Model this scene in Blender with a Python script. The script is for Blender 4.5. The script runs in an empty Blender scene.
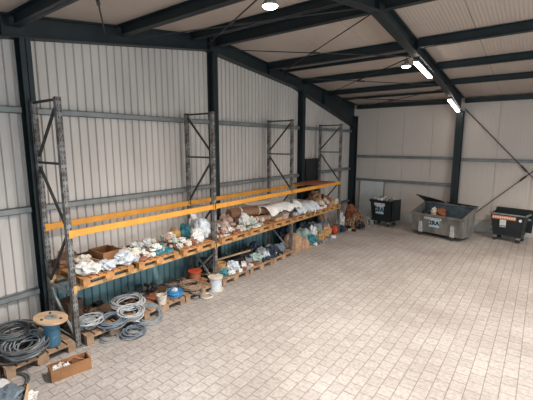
import bpy, bmesh, math, random
from mathutils import Vector, Matrix, noise
PI = math.pi
C = bpy.context.scene.collection
R = random.Random(7)

# ------------------------------------------------------------------ materials
def mat(name, col, rough=0.7, metal=0.0, var=0.0, vscale=6.0, bump=0.0, bscale=30.0, col2=None, stretch=None):
    m = bpy.data.materials.new(name); m.use_nodes = True
    nt = m.node_tree; b = nt.nodes['Principled BSDF']
    b.inputs['Roughness'].default_value = rough; b.inputs['Metallic'].default_value = metal
    b.inputs['Base Color'].default_value = (*col, 1)
    tc = nt.nodes.new('ShaderNodeTexCoord'); mp = nt.nodes.new('ShaderNodeMapping')
    nt.links.new(tc.outputs['Object'], mp.inputs[0])
    if stretch: mp.inputs['Scale'].default_value = stretch
    if var > 0 or col2:
        n = nt.nodes.new('ShaderNodeTexNoise'); n.inputs['Scale'].default_value = vscale; n.inputs['Detail'].default_value = 4
        nt.links.new(mp.outputs[0], n.inputs['Vector'])
        r = nt.nodes.new('ShaderNodeValToRGB'); r.color_ramp.elements[0].position = .35; r.color_ramp.elements[1].position = .65
        c2 = col2 or tuple(max(0, c * (1 - var)) for c in col)
        r.color_ramp.elements[0].color = (*c2, 1); r.color_ramp.elements[1].color = (*col, 1)
        nt.links.new(n.outputs[0], r.inputs[0]); nt.links.new(r.outputs[0], b.inputs['Base Color'])
    if bump > 0:
        n2 = nt.nodes.new('ShaderNodeTexNoise'); n2.inputs['Scale'].default_value = bscale; n2.inputs['Detail'].default_value = 3
        nt.links.new(mp.outputs[0], n2.inputs['Vector'])
        bp = nt.nodes.new('ShaderNodeBump'); bp.inputs['Strength'].default_value = bump; bp.inputs['Distance'].default_value = .02
        nt.links.new(n2.outputs[0], bp.inputs['Height']); nt.links.new(bp.outputs[0], b.inputs['Normal'])
    return m

def emit(name, col, s):
    m = bpy.data.materials.new(name); m.use_nodes = True
    b = m.node_tree.nodes['Principled BSDF']
    b.inputs['Base Color'].default_value = (*col, 1)
    b.inputs['Emission Color'].default_value = (*col, 1); b.inputs['Emission Strength'].default_value = s
    return m

def floor_mat():
    m = bpy.data.materials.new('concrete_pavers'); m.use_nodes = True
    nt = m.node_tree; N = nt.nodes; L = nt.links; b = N['Principled BSDF']
    tc = N.new('ShaderNodeTexCoord'); sp = N.new('ShaderNodeSeparateXYZ'); cb = N.new('ShaderNodeCombineXYZ')
    L.new(tc.outputs['Object'], sp.inputs[0])
    L.new(sp.outputs['Y'], cb.inputs['X']); L.new(sp.outputs['X'], cb.inputs['Y'])
    br = N.new('ShaderNodeTexBrick'); br.offset = .5
    br.inputs['Scale'].default_value = 1; br.inputs['Brick Width'].default_value = .20; br.inputs['Row Height'].default_value = .165
    br.inputs['Mortar Size'].default_value = .0055; br.inputs['Mortar Smooth'].default_value = .3
    br.inputs['Color1'].default_value = (.45, .418, .395, 1); br.inputs['Color2'].default_value = (.395, .365, .345, 1)
    br.inputs['Mortar'].default_value = (.24, .212, .195, 1)
    L.new(cb.outputs[0], br.inputs['Vector'])
    n = N.new('ShaderNodeTexNoise'); n.inputs['Scale'].default_value = .7; n.inputs['Detail'].default_value = 6
    L.new(tc.outputs['Object'], n.inputs['Vector'])
    r = N.new('ShaderNodeValToRGB'); r.color_ramp.elements[0].position = .3; r.color_ramp.elements[1].position = .7
    r.color_ramp.elements[0].color = (.80, .77, .74, 1); r.color_ramp.elements[1].color = (1.08, 1.07, 1.06, 1)
    L.new(n.outputs[0], r.inputs[0])
    n2 = N.new('ShaderNodeTexNoise'); n2.inputs['Scale'].default_value = 22; n2.inputs['Detail'].default_value = 5
    L.new(tc.outputs['Object'], n2.inputs['Vector'])
    r2 = N.new('ShaderNodeValToRGB'); r2.color_ramp.elements[0].position = .35; r2.color_ramp.elements[1].position = .6
    r2.color_ramp.elements[0].color = (.82, .81, .8, 1); r2.color_ramp.elements[1].color = (1.05, 1.05, 1.05, 1)
    L.new(n2.outputs[0], r2.inputs[0])
    x = N.new('ShaderNodeMix'); x.data_type = 'RGBA'; x.blend_type = 'MULTIPLY'; x.inputs[0].default_value = 1
    L.new(br.outputs['Color'], x.inputs[6]); L.new(r.outputs[0], x.inputs[7])
    x2 = N.new('ShaderNodeMix'); x2.data_type = 'RGBA'; x2.blend_type = 'MULTIPLY'; x2.inputs[0].default_value = 1
    L.new(x.outputs[2], x2.inputs[6]); L.new(r2.outputs[0], x2.inputs[7])
    L.new(x2.outputs[2], b.inputs['Base Color']); b.inputs['Roughness'].default_value = .75
    bp = N.new('ShaderNodeBump'); bp.inputs['Strength'].default_value = .5; bp.inputs['Distance'].default_value = .01; bp.invert = True
    L.new(br.outputs['Fac'], bp.inputs['Height']); L.new(bp.outputs[0], b.inputs['Normal'])
    return m

def post_mat():
    # perforated rack upright: rows of dark punched slots in worn galvanised steel
    m = mat('perforated_steel', (.27, .28, .28), .55, .35, .45, 14, col2=(.10, .075, .06))
    nt = m.node_tree; N = nt.nodes; L = nt.links; b = N['Principled BSDF']
    src = b.inputs['Base Color'].links[0].from_socket
    tc = N.new('ShaderNodeTexCoord'); sp = N.new('ShaderNodeSeparateXYZ'); L.new(tc.outputs['Object'], sp.inputs[0])
    def rep(sock, period, duty):
        a = N.new('ShaderNodeMath'); a.operation = 'DIVIDE'; a.inputs[1].default_value = period; L.new(sock, a.inputs[0])
        c = N.new('ShaderNodeMath'); c.operation = 'FRACT'; L.new(a.outputs[0], c.inputs[0])
        d = N.new('ShaderNodeMath'); d.operation = 'LESS_THAN'; d.inputs[1].default_value = duty; L.new(c.outputs[0], d.inputs[0])
        return d.outputs[0]
    s1 = rep(sp.outputs['Z'], .075, .4)
    ab = N.new('ShaderNodeMath'); ab.operation = 'ABSOLUTE'; L.new(sp.outputs['Y'], ab.inputs[0])
    lt = N.new('ShaderNodeMath'); lt.operation = 'COMPARE'; lt.inputs[1].default_value = .018; lt.inputs[2].default_value = .006; L.new(ab.outputs[0], lt.inputs[0])
    mu = N.new('ShaderNodeMath'); mu.operation = 'MULTIPLY'; L.new(s1, mu.inputs[0]); L.new(lt.outputs[0], mu.inputs[1])
    x = N.new('ShaderNodeMix'); x.data_type = 'RGBA'; L.new(mu.outputs[0], x.inputs[0]); L.new(src, x.inputs[6])
    x.inputs[7].default_value = (.02, .02, .022, 1); L.new(x.outputs[2], b.inputs['Base Color'])
    return m

def panel_mat(name, col, period, axis, depth):
    # fine lines pressed in sheet metal (bump only)
    m = mat(name, col, .55, 0, .06, .8)
    nt = m.node_tree; N = nt.nodes; L = nt.links; b = N['Principled BSDF']
    tc = N.new('ShaderNodeTexCoord'); w = N.new('ShaderNodeTexWave'); w.bands_direction = axis
    w.inputs['Scale'].default_value = .314 / period * 1.0; w.inputs['Distortion'].default_value = 0
    L.new(tc.outputs['Object'], w.inputs['Vector'])
    bp = N.new('ShaderNodeBump'); bp.inputs['Strength'].default_value = .6; bp.inputs['Distance'].default_value = depth
    L.new(w.outputs['Fac'], bp.inputs['Height']); L.new(bp.outputs[0], b.inputs['Normal'])
    return m

M = dict(
    floor=floor_mat(),
    clad=mat('cream_sheet_cladding', (.62, .58, .54), .5, .1, .16, 1.3, stretch=(1, 1, .25)),
    farwall=panel_mat('cream_wall_panel', (.64, .57, .51), .09, 'X', .004),
    roof=panel_mat('ceiling_panel', (.46, .39, .34), .06, 'X', .005),
    steel=mat('dark_green_painted_steel', (.016, .027, .031), .5, .1, .3, 3),
    girt=mat('galvanised_section', (.27, .29, .29), .5, .4, .25, 4),
    plinth=mat('concrete_plinth', (.52, .52, .49), .85, 0, .25, 3, .3, 20),
    rod=mat('dark_rod', (.02, .022, .024), .5),
    post=post_mat(),
    brace=mat('brown_black_brace', (.06, .055, .052), .55, .3, .3, 8),
    galv=mat('galvanised_brace', (.34, .36, .36), .5, .4, .3, 8),
    orange=mat('orange_enamel', (.78, .35, .05), .45, 0, .15, 5),
    tanbeam=mat('faded_yellow_beam', (.62, .38, .16), .6, 0, .25, 6),
    pallet=mat('pallet_wood', (.56, .27, .10), .8, 0, .4, 7, .3, 40),
    pallet2=mat('greyed_pallet_wood', (.42, .27, .17), .8, 0, .4, 7, .3, 40),
    wood=mat('pale_wood', (.58, .40, .25), .75, 0, .3, 6, .2, 40),
    cratewood=mat('brown_crate_wood', (.36, .17, .07), .7, 0, .3, 5, .2, 40),
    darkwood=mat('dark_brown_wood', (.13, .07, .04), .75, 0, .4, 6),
    white=mat('white_plastic', (.78, .77, .74), .5, 0, .22, 9, .4, 25),
    cream=mat('cream_plastic', (.72, .64, .54), .6, 0, .3, 9, .4, 25),
    pink=mat('pinkish_plastic', (.58, .40, .33), .6, 0, .35, 12, .4, 25),
    palegreen=mat('pale_green_plastic', (.42, .56, .51), .5, 0, .35, 12, .4, 25),
    bluewhite=mat('blue_white_plastic', (.62, .67, .71), .45, 0, .25, 8, .4, 25),
    teal=mat('teal_plastic', (.05, .24, .29), .45, 0, .35, 8, .4, 25),
    blue=mat('blue_plastic', (.05, .25, .52), .45, 0, .3, 8),
    navy=mat('navy_tarpaulin', (.025, .045, .075), .5, 0, .4, 6, .4, 20),
    grey=mat('grey_plastic', (.30, .33, .34), .55, 0, .3, 8, .3, 25),
    palegrey=mat('pale_grey_hose', (.50, .52, .53), .5, 0, .25, 12),
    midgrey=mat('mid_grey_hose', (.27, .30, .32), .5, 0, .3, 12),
    drum=mat('dull_blue_drum', (.06, .16, .24), .5, 0, .3, 8),
    lower=mat('teal_grey_sheet', (.24, .42, .46), .5, .1, .3, 2.5, stretch=(1, 1, .4)),
    slate=mat('slate_blue_hose', (.17, .21, .25), .5, 0, .3, 12),
    darkgrey=mat('dark_grey_hose', (.13, .135, .135), .5, 0, .4, 9),
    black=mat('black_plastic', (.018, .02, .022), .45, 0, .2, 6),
    tan=mat('tan_cloth', (.50, .31, .18), .85, 0, .35, 9, .4, 25),
    paper=mat('brown_wrapping_paper', (.30, .155, .085), .7, 0, .3, 6, .3, 12),
    paperlight=mat('pale_wrapping_paper', (.48, .30, .20), .7, 0, .3, 6, .3, 12),
    brownhose=mat('brown_hose', (.30, .20, .14), .6, 0, .3, 12),
    redbrown=mat('red_brown_board', (.34, .12, .06), .7, 0, .3, 6),
    red=mat('red_plastic', (.62, .09, .03), .5, 0, .3, 8),
    yellow=mat('yellow_ochre_plastic', (.58, .33, .12), .6, 0, .3, 8),
    skip=mat('weathered_galvanised_sheet', (.27, .26, .24), .6, .3, .45, 5, .2, 15, stretch=(1, 1, .4)),
    skipin=mat('blue_grey_painted_inside', (.08, .12, .15), .7, 0, .5, 5),
    bin=mat('black_bin_plastic', (.015, .022, .024), .45, 0, .2, 4),
    rim=mat('worn_grey_rim', (.26, .29, .29), .6, 0, .3, 8),
    bluelabel=mat('pale_blue_sticker', (.45, .62, .72), .6),
    whitelabel=mat('white_sticker', (.75, .76, .75), .6),
    orangelabel=mat('orange_red_sticker', (.62, .20, .09), .6),
    ink=mat('black_ink', (.012, .03, .04), .7),
    rubber=mat('black_rubber', (.02, .02, .02), .8),
    whitepanel=mat('white_door_leaf', (.62, .64, .62), .5, 0, .1, 4),
    lamp=emit('lamp_glass', (1, .93, .84), 14),
    tube=emit('strip_diffuser', (1, .90, .82), 10),
    orangestrand=mat('orange_brown_strand', (.50, .20, .09), .7, 0, .4, 9),
)

# ------------------------------------------------------------------ helpers
def add_box(bm, lo, hi, mtx=None):
    x0, y0, z0 = lo; x1, y1, z1 = hi
    vs = [Vector((x, y, z)) for z in (z0, z1) for (x, y) in ((x0, y0), (x1, y0), (x1, y1), (x0, y1))]
    if mtx: vs = [mtx @ v for v in vs]
    v = [bm.verts.new(p) for p in vs]
    for f in ((3, 2, 1, 0), (4, 5, 6, 7), (0, 1, 5, 4), (1, 2, 6, 5), (2, 3, 7, 6), (3, 0, 4, 7)):
        bm.faces.new([v[i] for i in f])
    return v

def add_hexa(bm, pts):   # 8 points: 4 bottom (ccw), 4 top
    v = [bm.verts.new(p) for p in pts]
    for f in ((3, 2, 1, 0), (4, 5, 6, 7), (0, 1, 5, 4), (1, 2, 6, 5), (2, 3, 7, 6), (3, 0, 4, 7)):
        bm.faces.new([v[i] for i in f])

def add_bar(bm, a, b, w, h=None, up=(0, 0, 1)):
    a = Vector(a); b = Vector(b); d = (b - a); L = d.length; d.normalize(); h = h or w
    u = Vector(up)
    if abs(d.dot(u)) > .98: u = Vector((1, 0, 0))
    s = d.cross(u).normalized(); u = s.cross(d).normalized()
    pts = []
    for e in (a, b):
        for (i, j) in ((-1, -1), (1, -1), (1, 1), (-1, 1)):
            pts.append(e + s * (i * w / 2) + u * (j * h / 2))
    add_hexa(bm, pts)

def add_tube(bm, pts, r, n=6, cap=True):
    pts = [Vector(p) for p in pts]; rings = []
    prev = None
    for i, p in enumerate(pts):
        t = (pts[min(i + 1, len(pts) - 1)] - pts[max(i - 1, 0)]).normalized()
        if prev is None:
            s = t.cross(Vector((0, 0, 1)))
            if s.length < .1: s = t.cross(Vector((1, 0, 0)))
        else: s = prev - t * prev.dot(t)
        if s.length < 1e-6: s = t.orthogonal()
        s.normalize(); prev = s; u = t.cross(s)
        rings.append([bm.verts.new(p + (s * math.cos(2 * PI * k / n) + u * math.sin(2 * PI * k / n)) * r) for k in range(n)])
    for a, b in zip(rings, rings[1:]):
        for k in range(n): bm.faces.new((a[k], a[(k + 1) % n], b[(k + 1) % n], b[k]))
    if cap:
        bm.faces.new(rings[0][::-1]); bm.faces.new(rings[-1])

def add_lathe(bm, prof, n=20, at=(0, 0, 0), axis='Z', closed=False):
    o = Vector(at); rings = []
    for r, z in prof:
        ring = []
        for k in range(n):
            a = 2 * PI * k / n
            if axis == 'Z': p = Vector((r * math.cos(a), r * math.sin(a), z))
            elif axis == 'X': p = Vector((z, r * math.cos(a), r * math.sin(a)))
            else: p = Vector((r * math.cos(a), z, -r * math.sin(a)))
            ring.append(bm.verts.new(o + p))
        rings.append(ring)
    pr = list(zip(rings, rings[1:]))
    if closed: pr.append((rings[-1], rings[0]))
    for a, b in pr:
        for k in range(n): bm.faces.new((a[k], a[(k + 1) % n], b[(k + 1) % n], b[k]))
    if not closed:
        bm.faces.new(rings[0][::-1]); bm.faces.new(rings[-1])

def mesh(name, bm, m, smooth=False):
    bmesh.ops.recalc_face_normals(bm, faces=bm.faces)
    me = bpy.data.meshes.new(name); bm.to_mesh(me); bm.free()
    me.materials.append(m)
    if smooth:
        for p in me.polygons: p.use_smooth = True
    return me

def obj(name, bm, m, parent=None, loc=(0, 0, 0), rot=(0, 0, 0), smooth=False, bevel=0):
    me = bm if isinstance(bm, bpy.types.Mesh) else mesh(name, bm, m, smooth)
    o = bpy.data.objects.new(name, me); C.objects.link(o)
    o.location = loc; o.rotation_euler = rot
    if parent: o.parent = parent
    if bevel:
        b = o.modifiers.new('bevel', 'BEVEL'); b.width = bevel; b.segments = 2; b.limit_method = 'ANGLE'
    return o

def tag(o, label, cat, group=None, kind=None):
    o['label'] = label; o['category'] = cat
    if group: o['group'] = group
    if kind: o['kind'] = kind
    return o

def struct(name, bm, m, smooth=False):
    o = obj(name, bm, m, smooth=smooth); o['kind'] = 'structure'; return o

def thing(name, label, cat, loc=(0, 0, 0), rotz=0, group=None):
    o = bpy.data.objects.new(name, None); C.objects.link(o); o.empty_display_size = .1
    o.location = loc; o.rotation_euler = (0, 0, rotz)
    return tag(o, label, cat, group)

def copy_tree(o, parent=None):
    c = o.copy(); C.objects.link(c); c.parent = parent
    for ch in list(o.children): copy_tree(ch, c)
    return c

NB = lambda: bmesh.new()
WX, FY = -6.1, 13.8       # gable wall plane, far eave wall plane
RIDGE = 5.85
XE = 5.4                  # open end of the part that is built
def roof(y): return 5.17 - .103 * (y - RIDGE) if y > RIDGE else 5.17 - .146 * (RIDGE - y)

# ------------------------------------------------------------------ setting
bm = NB(); add_box(bm, (-6.3, -2.2, -.15), (XE + 3, 14.0, 0)); struct('floor', bm, M['floor'])

# gable wall: trapezoidal sheet
bm = NB(); pitch = .14; y = -2.0; prof = []
while y < FY:
    prof += [(y, 0), (y + .088, 0), (y + .1, .032), (y + .128, .032)]
    y += pitch
prof.append((FY, 0))
lo = [bm.verts.new((WX - d, yy, 0)) for yy, d in prof]; hi = [bm.verts.new((WX - d, yy, roof(yy) + .02)) for yy, d in prof]
lob = [bm.verts.new((WX - .1, yy, 0)) for yy, d in prof]; hib = [bm.verts.new((WX - .1, yy, roof(yy) + .02)) for yy, d in prof]
for i in range(len(prof) - 1):
    bm.faces.new((lo[i], hi[i], hi[i + 1], lo[i + 1])); bm.faces.new((lob[i + 1], hib[i + 1], hib[i], lob[i]))
    bm.faces.new((hi[i], hib[i], hib[i + 1], hi[i + 1]))
struct('wall_left', bm, M['clad'])

# teal grey strip with the same ribs, over the lower wall behind the rack
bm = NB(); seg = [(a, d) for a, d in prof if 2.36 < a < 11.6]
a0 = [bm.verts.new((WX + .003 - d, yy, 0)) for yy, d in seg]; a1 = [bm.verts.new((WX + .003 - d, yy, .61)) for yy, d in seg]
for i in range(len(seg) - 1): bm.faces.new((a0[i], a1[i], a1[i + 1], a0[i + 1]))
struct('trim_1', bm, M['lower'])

# far wall of wide smooth panels with open joints
bm = NB(); x = WX; k = 0
while x < XE:
    x2 = min(x + .98, XE); add_box(bm, (x + .006, FY, .42), (x2 - .006, FY + .08, 4.55))
    x = x2
add_box(bm, (WX, FY + .02, 0), (XE, FY + .1, 4.5))
struct('wall_far', bm, M['farwall'])
bm = NB(); add_box(bm, (WX, FY - .012, 0), (XE, FY + .02, .42)); struct('baseboard_far', bm, M['plinth'])

# roof: two slopes of panels
for nm, ys in (('ceiling', (RIDGE, FY + .1)), ('ceiling', (-2.0, RIDGE))):
    bm = NB(); x = WX - .1
    while x < XE:
        x2 = min(x + 1.0, XE)
        a, b = ys
        add_hexa(bm, [(x + .004, a, roof(a) + .01), (x2 - .004, a, roof(a) + .01), (x2 - .004, b, roof(b) + .01), (x + .004, b, roof(b) + .01),
                      (x + .004, a, roof(a) + .1), (x2 - .004, a, roof(a) + .1), (x2 - .004, b, roof(b) + .1), (x + .004, b, roof(b) + .1)])
        x = x2
    a, b = ys
    add_hexa(bm, [(WX - .1, a, roof(a) + .05), (XE, a, roof(a) + .05), (XE, b, roof(b) + .05), (WX - .1, b, roof(b) + .05),
                  (WX - .1, a, roof(a) + .14), (XE, a, roof(a) + .14), (XE, b, roof(b) + .14), (WX - .1, b, roof(b) + .14)])
    struct(nm, bm, M['roof'])

def ibeam_col(xc, yc, z1, w, d, along, name='steel_column'):
    bm = NB(); t = .016
    if along == 'x':   # depth along x, flanges face +-x
        add_box(bm, (xc - d / 2, yc - w / 2, 0), (xc - d / 2 + t, yc + w / 2, z1)); add_box(bm, (xc + d / 2 - t, yc - w / 2, 0), (xc + d / 2, yc + w / 2, z1))
        add_box(bm, (xc - d / 2, yc - .006, 0), (xc + d / 2, yc + .006, z1))
    else:
        add_box(bm, (xc - w / 2, yc - d / 2, 0), (xc + w / 2, yc - d / 2 + t, z1)); add_box(bm, (xc - w / 2, yc + d / 2 - t, 0), (xc + w / 2, yc + d / 2, z1))
        add_box(bm, (xc - .006, yc - d / 2, 0), (xc + .006, yc + d / 2, z1))
    add_box(bm, (xc - d / 2 - .03 if along == 'x' else xc - w / 2 - .03, yc - .13, 0), (xc + .13, yc + .13, .02))
    o = struct('column', bm, M['steel']); return o

for yc in (2.27, 6.0, 9.76): ibeam_col(-6.0, yc, roof(yc) - .28, .14, .19, 'x')
for xc in (-6.0, -2.3, 1.5): ibeam_col(xc, 13.64, 3.95, .2, .3, 'y')

# portal rafters with haunches
def rafter(xc, w=.2, dep=.3, hs=9.3, hk=.125):
    t = .018
    def bot(y): 
        b = roof(y) - dep
        if y > hs: b -= (y - hs) * hk
        return b
    bm = NB()
    ys = [-1.9, 0, 2, 4, RIDGE - .5, RIDGE, RIDGE + .5, 8, 9.3, 11.0, 12.5, 13.6]
    for a, b in zip(ys, ys[1:]):
        for (za, zb, ta, hw) in ((roof(a) - t, roof(b) - t, t, w / 2), (bot(a), bot(b), t, w / 2)):
            add_hexa(bm, [(xc - hw, a, za), (xc + hw, a, za), (xc + hw, b, zb), (xc - hw, b, zb),
                          (xc - hw, a, za + ta), (xc + hw, a, za + ta), (xc + hw, b, zb + ta), (xc - hw, b, zb + ta)])
        add_hexa(bm, [(xc - .006, a, bot(a)), (xc + .006, a, bot(a)), (xc + .006, b, bot(b)), (xc - .006, b, bot(b)),
                      (xc - .006, a, roof(a)), (xc + .006, a, roof(a)), (xc + .006, b, roof(b)), (xc - .006, b, roof(b))])
        if a in (2, 8, 11, 5.85):   # web stiffeners
            add_hexa(bm, [(xc - w / 2, a - .006, bot(a)), (xc + w / 2, a - .006, bot(a)), (xc + w / 2, a + .006, bot(a)), (xc - w / 2, a + .006, bot(a)),
                          (xc - w / 2, a - .006, roof(a)), (xc + w / 2, a - .006, roof(a)), (xc + w / 2, a + .006, roof(a)), (xc - w / 2, a + .006, roof(a))])
    return struct('beam', bm, M['steel'])
rafter(-5.99); rafter(-2.3, .17, .25, 11.0, .09); rafter(1.5, .17, .25, 11.0, .09)

# purlins between the rafters
def purlin(y, w, h, x0, x1, drop=0):
    bm = NB(); zt = roof(y) - drop - .002
    t = .008
    add_box(bm, (x0, y - w / 2, zt - t), (x1, y + w / 2, zt)); add_box(bm, (x0, y - w / 2, zt - h), (x1, y + w / 2, zt - h + t))
    add_box(bm, (x0, y - .005, zt - h), (x1, y + .005, zt))
    return struct('purlin', bm, M['steel'])
for x0, x1 in ((-5.88, -2.41), (-2.19, 1.39), (1.61, 5.3)):
    for (y, w, h) in ((5.98, .12, .2), (5.3, .1, .14), (7.95, .12, .17), (9.65, .12, .15), (11.25, .1, .14), (3.75, .12, .17), (2.15, .12, .17), (.3, .12, .17), (-1.6, .12, .16)):
        purlin(y, w, h, x0, x1)
for x0, x1 in ((-5.88, -2.41),):
    purlin(8.55, .06, .07, x0, x1, .02); purlin(12.3, .06, .07, x0, x1, .02)
# eave beam on the far wall
for x0, x1 in ((-5.88, -2.41), (-2.19, 1.39), (1.61, 5.3)):
    bm = NB(); add_box(bm, (x0, 13.58, 4.2), (x1, 13.7, 4.34)); struct('beam', bm, M['steel'])

# roof bracing rods
def rod(a, b, r=.011, name='bracing_rod', m='rod'):
    bm = NB(); a = Vector(a); b = Vector(b); add_tube(bm, [a, b], r, 8)
    d = (b - a).normalized(); add_tube(bm, [a.lerp(b, .46), a.lerp(b, .46) + d * .22], r * 2, 8)   # turnbuckle
    o = struct(name, bm, M[m]); return o
def rz(y, d=.13): return roof(y) - d
for (xa, ya, xb, yb) in ((-5.87, 5.75, -2.35, 3.4), (-5.87, 4.0, -2.35, 5.72), (-5.87, 6.2, -2.35, 8.4), (-5.87, 8.35, -2.35, 5.98),
                         (-5.87, 8.65, -2.35, 11.0), (-5.87, 10.95, -2.35, 8.3), (-5.87, 11.3, -2.35, 13.4), (-5.87, 13.4, -2.35, 11.4), (-5.87, 3.45, -2.35, 1.25)):
    rod((xa, ya, rz(ya, .19)), (xb, yb, rz(yb, .19)))
rod((-2.19, 13.7, 4.02), (1.45, 13.7, .1), .014); rod((-2.19, 13.7, .06), (1.45, 13.7, 3.75), .014)

# girts (horizontal rails)
def girt_y(z, y0, y1):
    bm = NB()
    add_box(bm, (-6.098, y0, z - .045), (-6.005, y1, z - .038)); add_box(bm, (-6.098, y0, z + .038), (-6.005, y1, z + .045))
    add_box(bm, (-6.012, y0, z - .045), (-6.005, y1, z + .045))
    return struct('girt', bm, M['girt'])
for z in (3.37, 1.93, .66):
    for y0, y1 in ((-2, 2.18), (2.36, 5.91), (6.09, 9.67), (9.85, 13.47)): girt_y(z, y0, y1)
def girt_x(z, x0, x1):
    bm = NB()
    add_box(bm, (x0, 13.7, z + .038), (x1, FY - .002, z + .045)); add_box(bm, (x0, 13.7, z - .045), (x1, FY - .002, z - .038))
    add_box(bm, (x0, 13.7, z - .045), (x1, 13.708, z + .045)); return struct('girt', bm, M['girt'])
girt_x(2.4, -5.89, -2.41); girt_x(1.5, -5.89, -2.41); girt_x(2.36, -2.19, 1.39)

# ------------------------------------------------------------------ pallet rack
FX, RX = -5.12, -5.85
RY = [2.28 + 2.8 * k for k in range(4)]
rack = thing('pallet_rack', 'long grey and orange steel pallet rack standing along the corrugated wall', 'rack', (FX, 2.28, 0))
def rl(p): return (p[0] - FX, p[1] - 2.28, p[2])
post_me = None
for k, y in enumerate(RY):
    for X in (FX, RX):
        if post_me is None:
            bm = NB()
            add_box(bm, (.028, -.036, .01), (.034, .036, 3.5)); add_box(bm, (-.035, -.036, .01), (.034, -.03, 3.5)); add_box(bm, (-.035, .03, .01), (.034, .036, 3.5))
            add_box(bm, (-.035, -.036, .01), (-.03, -.016, 3.5)); add_box(bm, (-.035, .016, .01), (-.03, .036, 3.5))
            post_me = mesh('upright', bm, M['post'])
        o = obj('upright', post_me, None, rack, rl((X, y, 0)))
        bm = NB(); add_box(bm, (-.07, -.06, 0), (.07, .06, .01)); obj('foot_plate', bm, M['galv'], rack, rl((X, y, 0)))
    def brace(za, zb, m='brace', w=.032, xa=FX - .03, xb=RX + .03):
        bm = NB(); add_bar(bm, rl((xa, y, za)), rl((xb, y, zb)), .03, w); obj('brace', bm, M[m], rack)
    brace(3.47, 3.47); brace(2.63, 2.63); 
    if k == 1:
        brace(2.72, 3.42); brace(2.58, 1.75); brace(1.68, 1.62, 'galv')
    else:
        brace(3.42, 2.72); brace(1.75, 2.56)
    brace(1.66, .86); brace(.79, .79, 'galv'); brace(.1, .7, 'galv'); brace(.7, .1, 'galv') if k == 1 else None; brace(.09, .09, 'galv')
for k in range(3):
    y0, y1 = RY[k] + .038, RY[k + 1] - .038
    for X, s in ((FX, 1), (RX, -1)):
        for z, h, m in ((1.665, .09, 'orange'), (.869, .06, 'tanbeam')):
            bm = NB()
            add_box(bm, rl((X - .025, y0, z - h / 2)), rl((X + .025, y1, z + h / 2)))
            add_box(bm, rl((X + .025, y0, z - h / 2 + .01)), rl((X + .03, y1, z)))       # pressed lower face
            b = obj('beam', bm, M[m], rack)
            for ye, e in ((y0, 1), (y1, -1)):
                bm = NB(); add_box(bm, rl((X + .036, ye - .05 * (e > 0) - .0, z - .055)), rl((X + .042, ye + .05 * (e < 0), z + .055)))
                obj('beam_connector', bm, M[m], b)

# ------------------------------------------------------------------ pallets
def make_pallet(name, dx, dy, m):
    o = thing(name, '', 'pallet')
    bm = NB()
    n = 7; bw = dy / (n + .9)
    for i in range(n):       # deck boards run in x
        yy = -dy / 2 + i * (dy - bw) / (n - 1); add_box(bm, (-dx / 2, yy, .122), (dx / 2, yy + bw * .92, .144))
    for xx in (-dx / 2, -.05, dx / 2 - .1): add_box(bm, (xx, -dy / 2, .1), (xx + .1, dy / 2, .122))
    obj('deck', bm, m, o)
    for xx in (-dx / 2, -.05, dx / 2 - .1):
        for yy in (-dy / 2, -.07, dy / 2 - .1):
            bm = NB(); add_box(bm, (xx, yy, .022), (xx + .1, yy + (.14 if yy == -.07 else .1), .1)); obj('block', bm, m, o)
    bm = NB()
    for yy in (-dy / 2, -.05, dy / 2 - .1): add_box(bm, (-dx / 2, yy, 0), (dx / 2, yy + .1, .022))
    obj('bottom_boards', bm, m, o)
    return o
PZ = .8995
ordn = ['first', 'second', 'third', 'fourth', 'fifth', 'sixth', 'seventh', 'eighth', 'ninth']
what = ['under white bags and brown wooden trays', 'under white and green bags', 'under orange, teal and blue bags',
        'under the heap of small white fittings', 'under the brown paper-wrapped rolls', 'under the sagging white sheets',
        'under the dark brown box', 'under small pale boxes', 'under the tan sack, nearest the corner']
P0 = None; pcs = []
for b in range(3):
    for p in range(3):
        i = b * 3 + p; yy = RY[b] + .5 + .9 * p
        o = make_pallet('wooden_pallet', .84, .8, M['pallet']) if P0 is None else copy_tree(P0)
        P0 = P0 or o; pcs.append((-5.43, yy))
        o.scale = (1, 1, .74); o.location = (-5.43, yy, PZ + .001); o.rotation_euler.z = R.uniform(-.012, .012)
        tag(o, '%s wooden pallet along the rack shelf, %s' % (ordn[i], what[i]), 'pallet', 'pallets on the rack shelf')
ST = PZ + .109   # shelf pallet top
fl = [(-5.47, 1.80, 'left of the rack, under the blue drum and dark hoses'), (-5.43, 2.8, 'under the grey hose coils beside the first rack upright'),
      (-5.42, 3.75, 'beneath the white bucket and blue cable coil'), (-5.42, 4.62, 'beneath the brown hose coil'),
      (-5.42, 5.58, 'under the ochre bucket beside the second upright'), (-5.42, 6.5, 'under grey bags in the middle of the rack'), (-5.42, 7.4, 'under black bags beside the third upright')]
F0 = None
for x, y, w in fl:
    o = make_pallet('wooden_pallet', .84, .84, M['pallet2']) if F0 is None else copy_tree(F0)
    F0 = F0 or o; o.location = (x, y, 0.001); o.rotation_euler.z = R.uniform(-.03, .03)
    tag(o, 'wooden floor pallet ' + w, 'pallet', 'pallets on the floor under the rack')
FT = .146

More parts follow.
